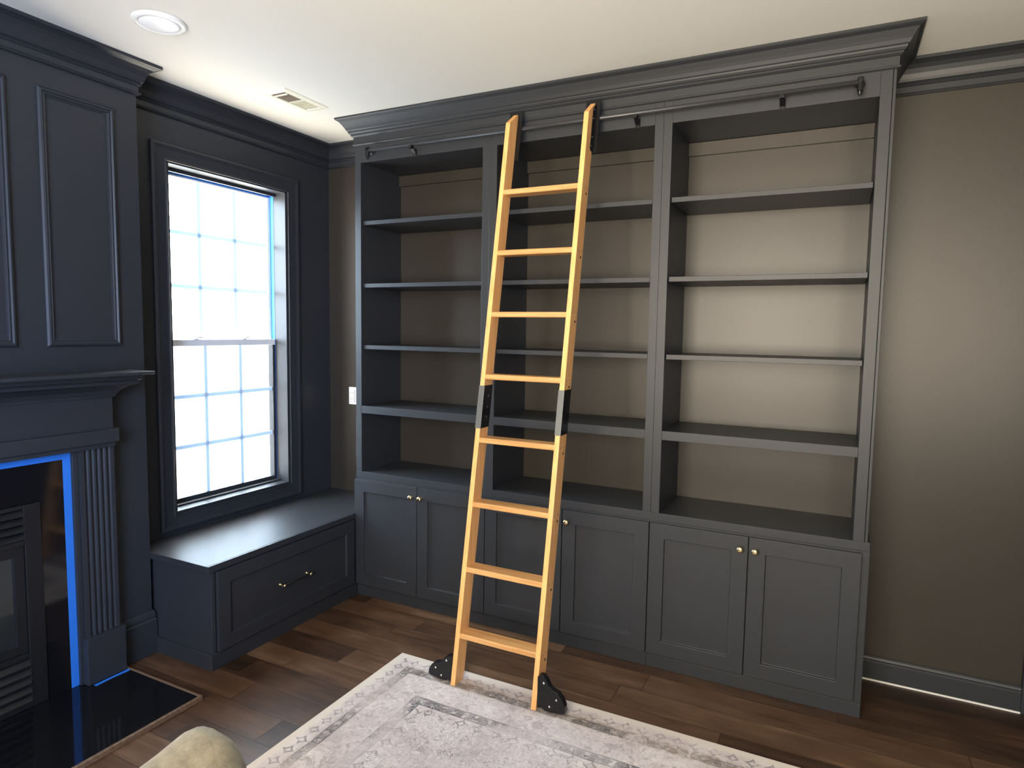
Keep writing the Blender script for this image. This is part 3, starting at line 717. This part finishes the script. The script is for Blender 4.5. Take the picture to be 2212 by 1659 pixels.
# ------------------------------------------------------------------ ceiling fittings
cl = thing('ceiling_light', 'round white recessed ceiling light with frosted lens', 'light', (0.625, -1.236, ZC))
bm = bmesh.new(); lathe(bm, (0.625, -1.236, ZC-0.0002), (0, 0, -1), [(0.097, 0), (0.097, 0.004), (0.092, 0.009), (0.082, 0.012), (0.076, 0.012), (0.073, 0.004)], 56); obj('trim_ring', bm, 'white', cl, smooth=True)
bm = bmesh.new(); lathe(bm, (0.625, -1.236, ZC-0.0002), (0, 0, -1), [(0.0725, 0.002), (0.0725, 0.009), (0.064, 0.013), (0.045, 0.016), (0.02, 0.0175), (0, 0.018)], 48); obj('lens', bm, 'lens', cl, smooth=True)
vt = thing('ceiling_vent', 'small rectangular cream air vent in the ceiling above the window', 'vent', (0.472, -0.378, ZC))
va, vb, ya, yb = 0.397, 0.549, -0.532, -0.225
bm = bmesh.new(); ring(bm, va, vb, ya, yb, [(0, 0.0003), (0.001, 0.005), (0.028, 0.009), (0.030, 0.004)], lambda x, y, h: (x, y, ZC-h), fill=False, back=False); obj('frame', bm, 'cream', vt)
obj('duct_opening', bmx((va+0.03, vb-0.03, ya+0.03, yb-0.03, ZC-0.0015, ZC-0.0004)), 'vent_dark', vt)
ym = (ya+yb)/2
bm = bmesh.new()
for k in range(9):
    y = ya+0.038+k*(ym-ya-0.04)/9
    prism(bm, [(y, ZC-0.0016), (y+0.0010, ZC-0.0016), (y+0.0060, ZC-0.0078), (y+0.0050, ZC-0.0078)], 'x', va+0.03, vb-0.03)
obj('slats', bm, 'vent_dark', vt)
bm = bmesh.new()
for k in range(9):
    y = ym+0.006+k*(yb-0.03-ym-0.006)/9
    prism(bm, [(y+0.0100, ZC-0.0016), (y+0.0110, ZC-0.0016), (y+0.0020, ZC-0.0078), (y+0.0010, ZC-0.0078)], 'x', va+0.03, vb-0.03)
obj('slats', bm, 'cream', vt)
obj('cream_backing', bmx((va+0.03, vb-0.03, ym, yb-0.03, ZC-0.0030, ZC-0.0016)), 'cream', vt)  # plain cream backing added so this half of the vent looks bright
obj('divider', bmx((va+0.03, vb-0.03, ym-0.003, ym+0.004, ZC-0.0085, ZC-0.001)), 'cream', vt)
obj('damper_lever', bmx((va+0.035, vb-0.032, ya+0.046, ya+0.052, ZC-0.014, ZC-0.008)), 'cream', vt)

# ------------------------------------------------------------------ rug
bm = bmesh.new(); box(bm, RX0, RX1, RY0, RY1, 0.0, 0.008)
rg = tag(obj('area_rug', bm, 'rug', bevel=0.003), 'faded beige and gray patterned area rug on the dark floor', 'rug')

# ------------------------------------------------------------------ armchair (only the end of its back shows)
ac = thing('armchair', 'olive fabric armchair, only its rounded back corner showing at the bottom edge', 'chair', (2.15, -2.35, 0.008))
def soft(bm_, name, sub=3, **kw):
    o = obj(name, bm_, 'fabric', ac, smooth=True)
    md = o.modifiers.new('bevel', 'BEVEL'); md.width = kw.get('w', 0.05); md.segments = 6; md.limit_method = 'ANGLE'
    return o
bm = bmesh.new()
secs = [(-1.988, 0.42, 0.030), (-1.990, 0.56, 0.052), (-1.997, 0.640, 0.072), (-2.010, 0.684, 0.086), (-2.030, 0.706, 0.093), (-2.060, 0.710, 0.095), (-2.110, 0.700, 0.095), (-2.180, 0.691, 0.095), (-2.35, 0.688, 0.095)]
secs = secs+[(-4.70-y, zt, w) for y, zt, w in secs[-2::-1]]
rows = []
for y, zt, w in secs:
    row = [bm.verts.new((1.852+w, y, 0.12))]
    for j in range(13):
        t = PI*j/12; c_, s2 = math.cos(t), math.sin(t)
        row.append(bm.verts.new((1.852+w*math.copysign(abs(c_)**0.85, c_), y, zt-0.105+0.105*s2**0.85)))
    row.append(bm.verts.new((1.852-w, y, 0.12))); rows.append(row)
for p, q in zip(rows, rows[1:]):
    for i in range(len(p)): bm.faces.new((p[i], p[(i+1) % len(p)], q[(i+1) % len(p)], q[i]))
bm.faces.new(rows[0]); bm.faces.new(rows[-1])
bk = obj('backrest', bm, 'fabric', ac, smooth=True)
soft(bmx((1.948, 2.48, -2.60, -2.10, 0.28, 0.44)), 'seat_cushion', w=0.04)
soft(bmx((1.91, 2.50, -2.70, -2.00, 0.12, 0.28)), 'seat_base', w=0.02)
for a_, b_ in ((-2.10, -2.0), (-2.70, -2.60)): soft(bmx((1.91, 2.50, a_, b_, 0.27, 0.54)), 'arm', w=0.035)
for xx in (1.84, 2.44):
    for yy in (-2.64, -2.06):
        bm = bmesh.new(); tube(bm, (xx, yy, 0.0082), (xx, yy, 0.125), 0.016, 14, 0.022); obj('leg', bm, 'wood_trim', ac)
